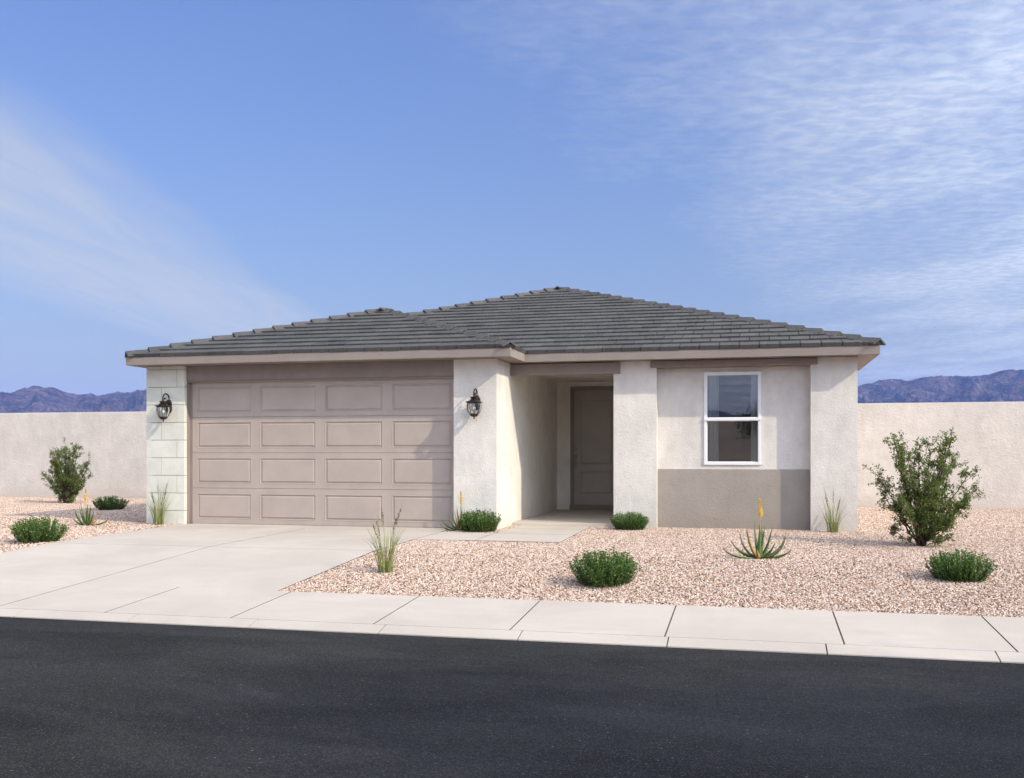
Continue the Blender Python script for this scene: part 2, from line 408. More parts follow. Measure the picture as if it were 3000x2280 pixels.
# ------------------------------------------------------------------ terrain profile and setting
def zg(y):
    if y >= 15.4: return 0.0
    if y >= 11.93: return -0.0105 * (15.4 - y)
    return -0.036 - 0.0597 * (11.93 - y)
top = lambda x, y: zg(y)
KY0, KY1 = 7.872, 8.046        # kerb front and back
SY = 9.272                     # back edge of the sidewalk
ROADZ = -0.318

def ground():
    ys = [-6000, -60, -3.5, -0.6, 0.0, 7.9, 8.4, 9.3, 11.93, 15.4, 24, 60, 6000]
    zz = [7.0, 4.3, -0.25, -0.34, -0.5, -0.5, -0.42, -0.28, -0.12, -0.07, -0.07, -0.07, -0.07]
    xs = [-6000, -60, -20, 0, 20, 60, 6000]
    mb = MB(); mb.add([(x, y, z) for y, z in zip(ys, zz) for x in xs],
                      [(j * 7 + i, j * 7 + i + 1, (j + 1) * 7 + i + 1, (j + 1) * 7 + i) for j in range(len(ys) - 1) for i in range(6)])
    struct(mb.build('ground', M['desert'], recalc=False))
ground()
struct(MB().add([(-300, -0.35, ROADZ), (300, -0.35, ROADZ), (300, KY0 + 0.02, ROADZ), (-300, KY0 + 0.02, ROADZ)], [(0, 1, 2, 3)]).build('road', M['asphalt'], recalc=False))
ysb = [SY - 0.02, 10.2, 11.1, 11.93, 13.5, 15.4, 24.2]
struct(MB().add([(x, y, zg(y) - 0.014) for y in ysb for x in (-60, -9.5, -4.7, 60)],
                [(j * 4 + i, j * 4 + i + 1, j * 4 + i + 5, j * 4 + i + 4) for j in range(6) for i in range(3)]).build('gravel_bed', M['bed'], recalc=False))

JG = 0.0065
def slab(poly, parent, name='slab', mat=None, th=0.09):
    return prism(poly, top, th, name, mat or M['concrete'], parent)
# sidewalk
side = struct(empty('sidewalk'))
SJ = [-4.556, -3.193, -1.980, -0.698, 0.678, 1.902, 3.15, 4.40, 5.65, 6.9, 8.2]
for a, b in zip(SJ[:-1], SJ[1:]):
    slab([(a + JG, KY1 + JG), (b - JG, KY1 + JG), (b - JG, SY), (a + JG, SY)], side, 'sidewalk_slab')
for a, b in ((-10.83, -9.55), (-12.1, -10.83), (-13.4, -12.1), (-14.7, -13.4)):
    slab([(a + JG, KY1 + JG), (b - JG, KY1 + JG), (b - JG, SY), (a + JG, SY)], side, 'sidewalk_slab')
# kerb
kerb = struct(empty('kerb'))
KJ = [-6.689 + 1.2047 * k for k in range(-7, 12)]
for a, b in zip(KJ[:-1], KJ[1:]):
    x0, x1 = a + 0.005, b - 0.005
    mb = MB(); pr = [(KY0, -0.45), (KY0, -0.3085), (KY0 + 0.012, -0.304), (KY1 - 0.004, -0.2675), (KY1 - 0.001, -0.2675), (KY1 - 0.001, -0.45)]
    n = len(pr)
    mb.add([(x0, y, z) for y, z in pr] + [(x1, y, z) for y, z in pr], [tuple(range(n)), tuple(reversed(range(n, 2 * n)))] + [(i, (i + 1) % n, (i + 1) % n + n, i + n) for i in range(n)])
    mb.build('kerb_stone', M['kerb'], kerb)
fk = struct(empty('far_kerb'))
for k in range(-8, 12):
    box('kerb_stone', M['kerb'], fk, k * 2.4 + .01, k * 2.4 + 2.39, -0.55, -0.36, -0.5, -0.19, 0.02)
# driveway
drv = struct(empty('driveway'))
DL, DC, DR, DX = -9.53, -7.051, -4.72, 11.93
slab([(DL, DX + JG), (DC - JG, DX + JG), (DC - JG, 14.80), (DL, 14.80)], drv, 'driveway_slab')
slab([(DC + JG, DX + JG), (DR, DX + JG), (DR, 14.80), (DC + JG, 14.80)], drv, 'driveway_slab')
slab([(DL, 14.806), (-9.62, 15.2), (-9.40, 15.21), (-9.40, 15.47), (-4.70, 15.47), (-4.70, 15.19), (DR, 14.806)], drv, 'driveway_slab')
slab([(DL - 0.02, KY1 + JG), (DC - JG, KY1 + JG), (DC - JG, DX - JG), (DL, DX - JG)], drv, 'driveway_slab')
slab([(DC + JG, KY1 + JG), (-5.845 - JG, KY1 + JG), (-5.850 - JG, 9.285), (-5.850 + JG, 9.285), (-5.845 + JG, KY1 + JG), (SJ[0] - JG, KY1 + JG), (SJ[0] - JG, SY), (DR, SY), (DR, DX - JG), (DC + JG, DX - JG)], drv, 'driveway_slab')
# front walk
wlk = struct(empty('front_walk'))
WY0, WY1 = 13.50, 14.63
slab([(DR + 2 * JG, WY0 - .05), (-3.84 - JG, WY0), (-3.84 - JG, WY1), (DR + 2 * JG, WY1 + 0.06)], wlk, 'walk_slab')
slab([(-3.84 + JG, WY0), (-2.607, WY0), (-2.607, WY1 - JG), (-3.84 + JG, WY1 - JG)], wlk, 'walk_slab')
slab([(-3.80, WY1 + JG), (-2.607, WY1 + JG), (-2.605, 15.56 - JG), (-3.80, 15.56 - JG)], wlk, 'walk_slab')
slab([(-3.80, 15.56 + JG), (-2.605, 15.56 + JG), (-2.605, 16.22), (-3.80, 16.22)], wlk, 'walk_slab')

# dark filler low in the joints between the slabs
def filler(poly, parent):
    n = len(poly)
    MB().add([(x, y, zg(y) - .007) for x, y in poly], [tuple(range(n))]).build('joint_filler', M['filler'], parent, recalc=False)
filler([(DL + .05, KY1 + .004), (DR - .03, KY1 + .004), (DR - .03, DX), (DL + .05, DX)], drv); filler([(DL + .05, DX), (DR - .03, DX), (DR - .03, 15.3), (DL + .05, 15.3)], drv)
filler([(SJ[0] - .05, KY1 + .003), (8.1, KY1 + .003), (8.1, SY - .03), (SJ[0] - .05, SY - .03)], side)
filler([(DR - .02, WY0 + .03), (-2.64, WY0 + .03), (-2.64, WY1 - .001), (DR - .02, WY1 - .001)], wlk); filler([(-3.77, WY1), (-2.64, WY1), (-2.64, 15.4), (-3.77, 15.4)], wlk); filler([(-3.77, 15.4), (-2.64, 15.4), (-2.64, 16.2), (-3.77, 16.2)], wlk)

# loose gravel: real stones scattered over the beds
def gravel(name, polys, dens, smin, smax, seed, lift=0.0):
    mb = MB()
    for poly in polys:
        n = len(poly); mb.add([(x, y, zg(y) - 0.006 + lift) for x, y in poly], [tuple(range(n))])
    o = mb.build(name, M['pebble'], recalc=False); o['kind'] = 'stuff'
    o['label'] = 'loose pink and tan landscaping gravel around the house'; o['category'] = 'gravel'
    gn = bpy.data.node_groups.new(name, 'GeometryNodeTree')
    gn.interface.new_socket('Geometry', in_out='INPUT', socket_type='NodeSocketGeometry'); gn.interface.new_socket('Geometry', in_out='OUTPUT', socket_type='NodeSocketGeometry')
    N = gn.nodes; L = gn.links
    gi = N.new('NodeGroupInput'); go = N.new('NodeGroupOutput')
    d = N.new('GeometryNodeDistributePointsOnFaces'); d.inputs['Density'].default_value = dens; d.inputs['Seed'].default_value = seed
    ic = N.new('GeometryNodeMeshIcoSphere'); ic.inputs['Radius'].default_value = 1; ic.inputs['Subdivisions'].default_value = 2
    sm = N.new('GeometryNodeSetMaterial'); sm.inputs['Material'].default_value = M['pebble']
    i = N.new('GeometryNodeInstanceOnPoints')
    def rv(lo, hi, sd):
        r = N.new('FunctionNodeRandomValue'); r.data_type = 'FLOAT_VECTOR'; r.inputs[0].default_value = lo; r.inputs[1].default_value = hi; r.inputs['Seed'].default_value = sd; return r.outputs[0]
    L.new(gi.outputs[0], d.inputs[0]); L.new(d.outputs[0], i.inputs['Points']); L.new(ic.outputs[0], sm.inputs[0]); L.new(sm.outputs[0], i.inputs['Instance'])
    L.new(rv((-0.5, -0.5, 0), (0.5, 0.5, 6.28), 3 + seed), i.inputs['Rotation'])
    L.new(rv((smin, smin, smin * 0.62), (smax, smax * 0.8, smax * 0.68), 7 + seed), i.inputs['Scale'])
    L.new(i.outputs[0], go.inputs[0])
    md = o.modifiers.new('scatter', 'NODES'); md.node_group = gn
    return o
yard = [[(-4.71, SY - .012), (7.6, SY - .012), (8.2, 11.93), (-4.70, 11.93)], [(-4.70, 11.93), (8.2, 11.93), (8.6, 13.43), (-4.70, 13.43)],
        [(-2.60, 13.43), (8.6, 13.43), (8.8, 15.4), (-2.59, 15.4)], [(-2.59, 15.4), (8.8, 15.4), (8.9, 16.4), (-2.59, 16.40)],
        [(-4.70, 14.72), (-3.83, 14.66), (-3.81, 15.4), (-4.66, 15.2)], [(-3.95, 15.2), (-3.81, 15.2), (-3.81, 16.2), (-3.95, 16.2)]]
backs = [[(1.56, 16.4), (8.9, 16.4), (11, 23.58), (1.56, 23.58)],
         [(-13, SY + .1), (-9.56, SY + .1), (-9.56, 11.93), (-13, 11.93)], [(-18, 11.93), (-9.56, 11.93), (-9.58, 14.8), (-20, 14.8)],
         [(-20, 14.8), (-9.58, 14.8), (-9.52, 15.205), (-20, 15.205)], [(-22, 15.205), (-10.22, 15.205), (-10.16, 23.58), (-26, 23.58)]]
gravel('gravel', yard, 2800, 0.0055, 0.0150, 1)
g2 = gravel('gravel', backs, 1500, 0.0075, 0.018, 2)
g2['label'] = 'gravel in the side yards up to the boundary wall'

# ------------------------------------------------------------------ mountains
def mountains():
    S = 3100.0
    pts = [(-1400, 868), (-700, 862), (-300, 850), (0, 843), (40, 843), (75, 834), (112, 837), (150, 847), (205, 851), (250, 847), (316, 840), (420, 838), (600, 858), (900, 862), (1200, 866), (1500, 850), (1700, 842),
           (1853, 830), (1885, 829), (1922, 816), (1960, 818), (2000, 811), (2045, 814), (2095, 806), (2150, 800), (2211, 796), (2500, 800), (2900, 815), (3300, 850)]
    az = np.array([math.atan((x - 1105.5) / 2146.0) for x, _ in pts]); hh = np.array([(979.6 - y) / 2146.0 * math.cos(a) for (x, y), a in zip(pts, az)])
    def ring(name, a0, a1, na, nr, prof, amp):
        vs = []
        for i in range(na):
            a = a0 + (a1 - a0) * i / (na - 1)
            d = FW * math.cos(a) + RT * math.sin(a); H = prof(a) * S
            for j in range(nr):
                t = j / (nr - 1); r = 1900 + (S - 1900) * t if t < 0.85 else S * (1 - .0582) + (t - .85) * 2600
                p = d * r
                base = H * (min(1, t / 0.85) ** 1.25) if t <= 0.85 else H * (1 - (t - .85) / .15 * 0.8)
                q = Vector((p.x / 420, p.y / 420, 0.3))
                rg = mnoise.ridged_multi_fractal(q, 0.85, 2.1, 7, 1.0, 2.0)
                sm = mnoise.fractal(Vector((p.x / 90, p.y / 90, 4)), 0.7, 2.1, 5)
                sm += 1.1 * (mnoise.ridged_multi_fractal(Vector((p.x / 130, p.y / 130, 9)), 0.8, 2.2, 5, 1.0, 2.0) - 1.1)
                w = math.sin(math.pi * min(1, t / 0.85) ** 1.0) if t <= .85 else 0
                z = base * 1.0 * (r / S) + amp * (w * (rg - 1.1) * 60 + (0.25 + w) * sm * 26 * min(1, t * 3)) - 30 * (1 - t) ** 2
                vs.append((p.x, p.y, max(z, -20)))
        fs = [(i * nr + j, (i + 1) * nr + j, (i + 1) * nr + j + 1, i * nr + j + 1) for i in range(na - 1) for j in range(nr - 1)]
        return struct(MB().add(vs, fs).build(name, M['rock'], recalc=False))
    ring('mountains', -0.62, 0.62, 780, 72, lambda a: float(np.interp(a, az, hh)) * 1.0, 1.0)
    def far(a):
        return 0.048 + 0.018 * math.sin(a * 5) + 0.012 * math.sin(a * 13 + 1)
    ring('far_hills', 2.2, 4.1, 240, 24, far, 1.0)
mountains()

# ------------------------------------------------------------------ the house
XPL, XDL, XDR, XG, X2L, X2R, X3L, XR = -10.211, -9.474, -4.662, -3.954, -2.229, -1.531, 0.858, 1.553
Y0, YM, YD, YW, YP, YB = 15.206, 16.162, 15.392, 16.385, 20.178, 31.4
ZS, ZF = 2.703, 2.837
FXL, FXG, FXR, FYG, FYM, FYB = -10.366, -3.640, 1.844, 14.845, 15.844, 32.0
house = tag(empty('house', (0, 0, 0)), 'single storey cream stucco house with charcoal tile hip roof and taupe garage door', 'house')
W = lambda *a: box('wall', M['stucco'], house, *a)
W(XPL + .06, XPL + .24, 15.45, YB, -.3, ZS)                       # left side
W(XDR, XG, Y0, 15.5, -.3, ZS)                                     # pier right of the garage door
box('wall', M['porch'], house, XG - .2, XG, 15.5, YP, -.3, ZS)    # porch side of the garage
box('porch_ceiling', M['porch'], house, XG + .001, X2L - .001, YM + .161, YP - .001, ZS - .03, ZS + .003)  # unseen pale panel added under the soffit to bounce light into the porch
W(X3L, XR, YM, YW + .15, -.3, ZS)                                 # right corner pier
W(XR - .2, XR, YW + .15, YB, -.3, ZS)                             # right side
W(XPL + .24, XR - .2, YB - .2, YB, -.3, ZS)                       # back
W(X2L, X2R, YM, YW + .15, -.3, ZS)                                # pier between porch and window
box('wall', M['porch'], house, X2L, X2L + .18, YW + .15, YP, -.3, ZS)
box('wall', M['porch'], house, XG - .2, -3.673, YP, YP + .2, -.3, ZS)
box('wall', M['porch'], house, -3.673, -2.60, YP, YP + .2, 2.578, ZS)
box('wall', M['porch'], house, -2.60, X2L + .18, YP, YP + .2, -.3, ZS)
WX0, WX1, WZ0, WZ1 = -0.786, 0.110, 1.024, 2.518
W(X2R, WX0, YW, YW + .15, -.3, 2.60); W(WX1, X3L, YW, YW + .15, -.3, 2.60)
W(WX0, WX1, YW, YW + .15, -.3, WZ0); W(WX0, WX1, YW, YW + .15, WZ1, 2.60)
box('wainscot', M['wains'], house, X2R + .001, X3L - .001, YW - .026, YW - .001, -.3, 0.953, 0.004)
box('garage_jamb', M['taupe'], house, XDL - .10, XDL - .004, Y0 + .079, 15.44, -.3, 2.452)
box('garage_jamb', M['taupe'], house, XDL - .004, -9.438, YD - .006, 15.44, -.3, 2.452)
box('garage_header', M['taupe'], house, XDL - .004, XDR, Y0 + .062, 15.44, 2.453, ZS, 0.003)
box('header_trim', M['fascia'], house, XDL - .003, XDR, Y0 + .10, YD + .03, 2.424, 2.4528, 0.004)
box('beam', M['taupe'], house, XG + .002, -2.122, YM - .045, YM + .16, 2.505, 2.694, 0.012)
box('beam', M['taupe'], house, -1.629, 0.957, YM - .045, YW + .149, 2.590, 2.700, 0.012)
box('porch_slab', M['concrete'], house, XG + .001, X2L - .001, 16.225, YP, -.15, 0.05, 0.006)
box('porch_slab', M['concrete'], house, X2L + .002, X2L + .15, 16.225, 16.30, -.15, 0.04)
box('interior_partition', M['room'], house, X2L + .2, XR - .22, 20.0, 20.1, -.05, ZS)
box('interior_floor', M['room'], house, X2L + .2, XR - .22, YW + .16, 20.0, -.02, 0.05)
# stone pier: courses of cast stone blocks left of the garage door
sp = box('stone_pier', M['taupe'], house, XPL + .06, XDL - .006, Y0 + .072, 15.45, -.3, ZS)
rnd = random.Random(5)
zc = [-.15, .224] + [.224 + .303 * k for k in range(1, 9)] + [ZS]
for i, (a, b) in enumerate(zip(zc[:-1], zc[1:])):
    xj = XPL + (.587 if i % 2 == 0 else .292)
    for x0, x1 in ((XPL, xj - .003), (xj + .003, XDL)):
        dy = rnd.uniform(-.0015, .0015)
        box('stone_block', M['stone'], sp, x0, x1, Y0 + dy, Y0 + .074, a + .0035, b - .0035 if b < ZS else b, 0.004)
    y1 = 15.45 + (.15 if i % 2 else .31)
    box('stone_block', M['stone'], sp, XPL, XPL + .065, Y0 + .0765, y1, a + .0035, b - .0035 if b < ZS else b, 0.004)
# eaves
def Lp(x0, x1, xm, yg, ym, yb): return [(x0, yg), (xm, yg), (xm, ym), (x1, ym), (x1, yb), (x0, yb)]
po = Lp(FXL + .03, FXR - .03, FXG - .03, FYG + .03, FYM + .03, FYB - .03)
n = 6
MB().add([(x, y, ZS + .03) for x, y in po] + [(x, y, ZS + .004) for x, y in po], [tuple(range(n)), tuple(reversed(range(n, 2 * n)))] + [(i, (i + 1) % n, (i + 1) % n + n, i + n)[::-1] for i in range(n)]).build('soffit', M['fascia'], house)
box('fascia', M['fascia'], house, FXL, FXG, FYG, FYG + .03, ZS, ZF, 0.002)
box('fascia', M['fascia'], house, FXG - .03, FXG, FYG + .03, FYM + .03, ZS, ZF, 0.002)
box('fascia', M['fascia'], house, FXG, FXR, FYM, FYM + .03, ZS, ZF, 0.002)
box('fascia', M['fascia'], house, FXR - .03, FXR, FYM + .03, FYB, ZS, ZF, 0.002)
box('fascia', M['fascia'], house, FXL, FXL + .03, FYG + .03, FYB, ZS, ZF, 0.002)
box('fascia', M['fascia'], house, FXL + .03, FXR - .03, FYB - .03, FYB, ZS, ZF, 0.002)

# garage door: four sections, sixteen raised panels
gd = box('garage_door', M['deck'], house, -9.436, XDR + .04, YD + .042, YD + .05, -.01, 2.44)
secz = [0.004, .612, 1.217, 1.829, 2.437]
cols = [(-9.345, -8.315), (-8.158, -7.125), (-6.965, -5.937), (-5.777, -4.748)]
rows = [(.080, .518), (.688, 1.130), (1.297, 1.745), (1.904, 2.356)]
pm = {}
def panel_mesh(w, h, rings, key):
    if key in pm: return pm[key]
    mb = MB(); prev = None
    for ins, dep in rings:
        base = len(mb.v); mb.v += [(ins, dep, ins), (w - ins, dep, ins), (w - ins, dep, h - ins), (ins, dep, h - ins)]
        if prev is not None:
            for k in range(4): mb.f.append((prev + k, prev + (k + 1) % 4, base + (k + 1) % 4, base + k))
        prev = base
    mb.f.append(tuple(prev + k for k in range(4)))
    me = bpy.data.meshes.new('door_panel'); me.from_pydata(mb.v, [], mb.f); pm[key] = me; return me
RINGS = [(0, 0), (.003, -.004), (.011, -.004), (.016, .013), (.026, .014), (.046, .001), (.052, -.001)]
for i in range(4):
    z0, z1 = secz[i] + (.0025 if i else 0), secz[i + 1] - .0025
    x0, x1 = -9.435, XDR + .04; r0, r1 = rows[i]; mb = MB()
    mb.box(x0, x1, YD, YD + .04, z0, r0).box(x0, x1, YD, YD + .04, r1, z1)
    xs = [x0] + [v for c in cols for v in c] + [x1]
    for k in range(0, len(xs), 2): mb.box(xs[k], xs[k + 1], YD, YD + .04, r0, r1)
    mb.build('door_section', M['garage'], gd, recalc=False)
    for c0, c1 in cols:
        me = panel_mesh(c1 - c0, r1 - r0, RINGS, (round(c1 - c0, 3), round(r1 - r0, 3)))
        o = link('door_panel', me, M['garage'], gd); o.location = (c0, YD, r0)
box('bottom_seal', M['deck'], gd, -9.435, XDR + .04, YD + .004, YD + .03, -.012, .0035)

# front door
df = MB().box(-3.673, -3.611, YP - .03, YP + .13, 0.05, 2.578).box(-2.672, -2.610, YP - .03, YP + .13, 0.05, 2.578).box(-3.611, -2.672, YP - .03, YP + .13, 2.510, 2.578).build('door_frame', M['taupe'], house, recalc=False)
box('threshold', M['taupe'], house, -3.686, -2.600, YP - .045, YP + .10, 0.0505, 0.152, 0.004)
DY = YP + .03
x0, x1, z0, z1 = -3.609, -2.674, 0.154, 2.508
px0, px1 = -3.50, -2.783; pz = [(.352, .862), (.955, 2.342)]
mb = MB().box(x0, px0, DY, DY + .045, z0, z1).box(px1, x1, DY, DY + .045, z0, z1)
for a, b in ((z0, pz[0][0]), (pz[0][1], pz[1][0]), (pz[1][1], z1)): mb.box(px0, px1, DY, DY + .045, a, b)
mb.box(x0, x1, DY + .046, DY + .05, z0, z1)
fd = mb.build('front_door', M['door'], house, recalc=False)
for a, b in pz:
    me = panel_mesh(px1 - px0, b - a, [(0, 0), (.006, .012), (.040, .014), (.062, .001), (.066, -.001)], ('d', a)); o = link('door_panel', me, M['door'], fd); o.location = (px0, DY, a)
def ycyl(name, x, z, r, y0, y1, mat, parent, n=16):
    mb = MB().lathe([(0.001, 0), (r * .85, 0), (r, .25 * (y1 - y0)), (r, y1 - y0)], n); o = mb.build(name, mat, parent, True)
    o.rotation_euler = (R(-90), 0, 0); o.location = (x, y0, z); return o
ycyl('deadbolt', -3.556, 1.295, .030, DY - .022, DY, M['nickel'], fd)
hp = MB()
hp.lathe([(.001, 0), (.03, 0), (.034, .006), (.034, .012)], 14)
ho = hp.build('handle_plate', M['nickel'], fd, True); ho.rotation_euler = (R(-90), 0, 0); ho.location = (-3.556, DY - .012, 1.155)
MB().tube([(-3.556, DY - .01, 1.15), (-3.556, DY - .045, 1.14), (-3.556, DY - .062, 1.09), (-3.556, DY - .06, 1.0), (-3.556, DY - .05, .95), (-3.556, DY, .935)], [.012, .011, .010, .010, .010, .012], 8).build('handle', M['nickel'], fd, True)
MB().tube([(-3.556, DY - .012, 1.165), (-3.556, DY - .04, 1.172), (-3.535, DY - .05, 1.178)], .008, 6).build('thumb_latch', M['nickel'], fd, True)

# window: vinyl frame, two sashes, two panes
fw = .042; yf0, yf1 = YW - .024, YW + .06
wn = MB().box(WX0, WX0 + fw, yf0, yf1, WZ0, WZ1).box(WX1 - fw, WX1, yf0, yf1, WZ0, WZ1).box(WX0 + fw, WX1 - fw, yf0, yf1, WZ0, WZ0 + fw).box(WX0 + fw, WX1 - fw, yf0, yf1, WZ1 - fw, WZ1).build('window', M['white'], house, recalc=False)
zm0, zm1 = 1.735, 1.778
box('meeting_rail', M['white'], wn, WX0 - .001, WX1 + .001, yf0 - .012, yf1, zm0, zm1, 0.003)
for a, b, d in ((WZ0 + fw, zm0, .03), (zm1, WZ1 - fw, .012)):
    s = .010
    sh = MB().box(WX0 + fw, WX0 + fw + s, yf0 + d, yf0 + d + .03, a, b).box(WX1 - fw - s, WX1 - fw, yf0 + d, yf0 + d + .03, a, b).box(WX0 + fw + s, WX1 - fw - s, yf0 + d, yf0 + d + .03, a, a + s).box(WX0 + fw + s, WX1 - fw - s, yf0 + d, yf0 + d + .03, b - s, b).build('sash', M['white'], wn, recalc=False)
    MB().add([(WX0 + fw + s, yf0 + d + .014, a + s), (WX1 - fw - s, yf0 + d + .014, a + s), (WX1 - fw - s, yf0 + d + .014, b - s), (WX0 + fw + s, yf0 + d + .014, b - s)], [(0, 1, 2, 3)]).build('pane', M['glass'], wn, recalc=False)
def curtain(xa, xb, label):
    mb = MB(); nn = 24; th = .004
    pts = [(xa + (xb - xa) * k / nn, YW + .12 + .018 * math.sin(k * 1.7)) for k in range(nn + 1)]
    for x, y in pts: mb.v += [(x, y, .95), (x, y, 2.58), (x, y + th, .95), (x, y + th, 2.58)]
    for k in range(nn):
        q = 4 * k; mb.f += [(q, q + 4, q + 5, q + 1), (q + 2, q + 3, q + 7, q + 6)]
    o = mb.build('curtain', M['curtain'], None, True); tag(o, label, 'curtain', 'curtains behind the window'); return o
curtain(-.74, -.56, 'pale curtain behind the left edge of the window glass')
curtain(-.05, .06, 'pale curtain behind the right edge of the window glass')

# ------------------------------------------------------------------ roof
PIT = 1 / 3.0
roof_faces = {}
AGX, AGY = (FXL + FXG) / 2, FYG + (FXG - FXL) / 2
AMX, AMY = (FXL + FXR) / 2, FYM + (FXR - FXL) / 2
RBY = FYB - (FXR - FXL) / 2
hG, hM = (FXG - FXL) / 2, (FXR - FXL) / 2
VX, VY = AGX, FYM + hG
zp = {'f': None}
deck = MB()
def zat(face, x, y):
    if face == 'gf': return ZF + (y - FYG) * PIT
    if face == 'mf': return ZF + (y - FYM) * PIT
    if face == 'gr': return ZF + (FXG - x) * PIT
    if face in ('l1', 'l2'): return ZF + (x - FXL) * PIT
    if face == 'r': return ZF + (FXR - x) * PIT
    return ZF + (FYB - y) * PIT
FACES = {
 'gf': [(FXL, FYG), (FXG, FYG), (AGX, AGY)],
 'mf': [(FXG, FYM), (FXR, FYM), (AMX, AMY), (VX, VY)],
 'gr': [(FXG, FYG), (FXG, FYM), (VX, VY), (AGX, AGY)],
 'l1': [(FXL, FYB), (FXL, FYG), (AGX, AGY), (AGX, FYB - hG)],
 'l2': [(AGX, FYB - hG), (VX, VY), (AMX, AMY), (AMX, RBY)],
 'r': [(FXR, FYM), (FXR, FYB), (AMX, RBY), (AMX, AMY)],
 'b': [(FXR, FYB), (FXL, FYB), (AMX, RBY)],
}
for k, poly in FACES.items():
    deck.add([(x, y, zat(k, x, y)) for x, y in poly], [tuple(range(len(poly)))])
roof = deck.build('roof', M['deck'], house, recalc=False)
# local frames: u along the eave, v up the slope
FR = {'gf': ((1, 0), (0, 1), (FXL, FYG)), 'mf': ((1, 0), (0, 1), (FXL, FYM)), 'gr': ((0, 1), (-1, 0), (FXG, FYG)), 'l1': ((0, -1), (1, 0), (FXL, FYB)), 'l2': ((0, -1), (1, 0), (FXL, FYB)),
      'r': ((0, 1), (-1, 0), (FXR, FYM)), 'b': ((-1, 0), (0, -1), (FXR, FYB))}
CS = 1 / math.sqrt(1 + PIT * PIT)
def clip(poly, cl):
    out = poly
    for i in range(len(cl)):
        a, b = cl[i], cl[(i + 1) % len(cl)]; inp = out; out = []
        ins = lambda p: (b[0] - a[0]) * (p[1] - a[1]) - (b[1] - a[1]) * (p[0] - a[0]) >= -1e-9
        for j in range(len(inp)):
            p, q = inp[j - 1], inp[j]; ip, iq = ins(p), ins(q)
            if ip != iq:
                d1 = (b[0] - a[0]) * (p[1] - a[1]) - (b[1] - a[1]) * (p[0] - a[0]); d2 = (b[0] - a[0]) * (q[1] - a[1]) - (b[1] - a[1]) * (q[0] - a[0])
                t = d1 / (d1 - d2); out.append((p[0] + (q[0] - p[0]) * t, p[1] + (q[1] - p[1]) * t))
            if iq: out.append(q)
        if not out: return []
    return out
TW, EXP, TL, TT = 0.306, 0.330, 0.395, 0.026
tiles = []
rt = random.Random(9)
for k in FACES:
    U, V, O = FR[k]
    loc = [((x - O[0]) * U[0] + (y - O[1]) * U[1], ((x - O[0]) * V[0] + (y - O[1]) * V[1]) / CS) for x, y in FACES[k]]
    if sum(loc[i - 1][0] * loc[i][1] - loc[i][0] * loc[i - 1][1] for i in range(len(loc))) < 0: loc = loc[::-1]
    # let the first course overhang the fascia a little
    cl = [(u, v - .012 if v < 1e-6 else v) for u, v in loc]
    umax = max(u for u, v in loc); vmax = max(v for u, v in loc)
    for j in range(int(vmax / EXP) + 2):
        v0 = -.010 + j * EXP; off = (j % 2) * TW * .5 + .05
        for i in range(-1, int(umax / TW) + 2):
            u0 = i * TW + off
            jit = rt.uniform(-.004, .004)
            pl = clip([(u0, v0 + jit), (u0 + TW - .011, v0 + jit), (u0 + TW - .011, v0 + TL), (u0, v0 + TL)], cl)
            if len(pl) < 3: continue
            ar = abs(sum(pl[q - 1][0] * pl[q][1] - pl[q][0] * pl[q - 1][1] for q in range(len(pl)))) / 2
            if ar < .003: continue
            sk = rt.uniform(-.003, .003)
            Ux = Vector((U[0], U[1], 0)); Vv = Vector((V[0] * CS, V[1] * CS, PIT * CS)); Nn = Ux.cross(Vv)
            if Nn.z < 0: Nn = -Nn
            Ov = Vector((O[0], O[1], ZF))
            vs = []
            for s in (1, 0):
                for (u, v) in pl:
                    hgt = .004 + (.030 + sk) * (1 - (v - v0) / TL) + (TT if s else 0)
                    if j == 0 and not s: hgt = .003
                    vs.append(Ov + Ux * u + Vv * v + Nn * hgt)
            m_ = len(pl)
            fs = [tuple(range(m_)), tuple(reversed(range(m_, 2 * m_)))] + [(q, (q + 1) % m_, (q + 1) % m_ + m_, q + m_)[::-1] for q in range(m_)]
            cen = sum(vs[:m_], Vector()) / m_
            tiles.append((k, cen, vs, fs, ar))
front = [t for t in tiles if t[0] in ('gf', 'mf') and t[4] > .03]
front.sort(key=lambda t: (t[1].x ** 2 + t[1].y ** 2) / t[4] ** .5)
own = set(id(t) for t in front[:296])
rest = MB()
for t in tiles:
    if id(t) in own:
        me = bpy.data.meshes.new('roof_tile'); c = t[1]
        me.from_pydata([tuple(p - c) for p in t[2]], [], t[3]); o = link('roof_tile', me, M['tile'], roof); o.location = c
    else: rest.add(t[2], t[3])
rest.build('roof_tiles', M['tile'], roof, kind='stuff', recalc=False)
# hip and ridge caps: bent tiles lapped up each line
def cap_mesh():
    L, hw, drop, th = .45, .135, .080, .028
    mb = MB(); prof_o = [(-hw, -drop), (0, 0), (hw, -drop)]; prof_i = [(hw, -drop - th), (0, -th * 1.05), (-hw, -drop - th)]
    pr = prof_o + prof_i; n = 6
    for y in (0, L):
        for x, z in pr: mb.v.append((x * (1 if y == 0 else .94), y, z))
    mb.f += [(0, 1, 4, 5), (1, 2, 3, 4), (6, 11, 10, 7), (7, 10, 9, 8)] + [(i, i + n, (i + 1) % n + n, (i + 1) % n) for i in range(n)]
    me = bpy.data.meshes.new('ridge_cap'); me.from_pydata(mb.v, [], mb.f); me.materials.append(M['tile'])
    bm = bmesh.new(); bm.from_mesh(me); bmesh.ops.recalc_face_normals(bm, faces=bm.faces); bm.to_mesh(me); bm.free()
    return me
CAP = cap_mesh()
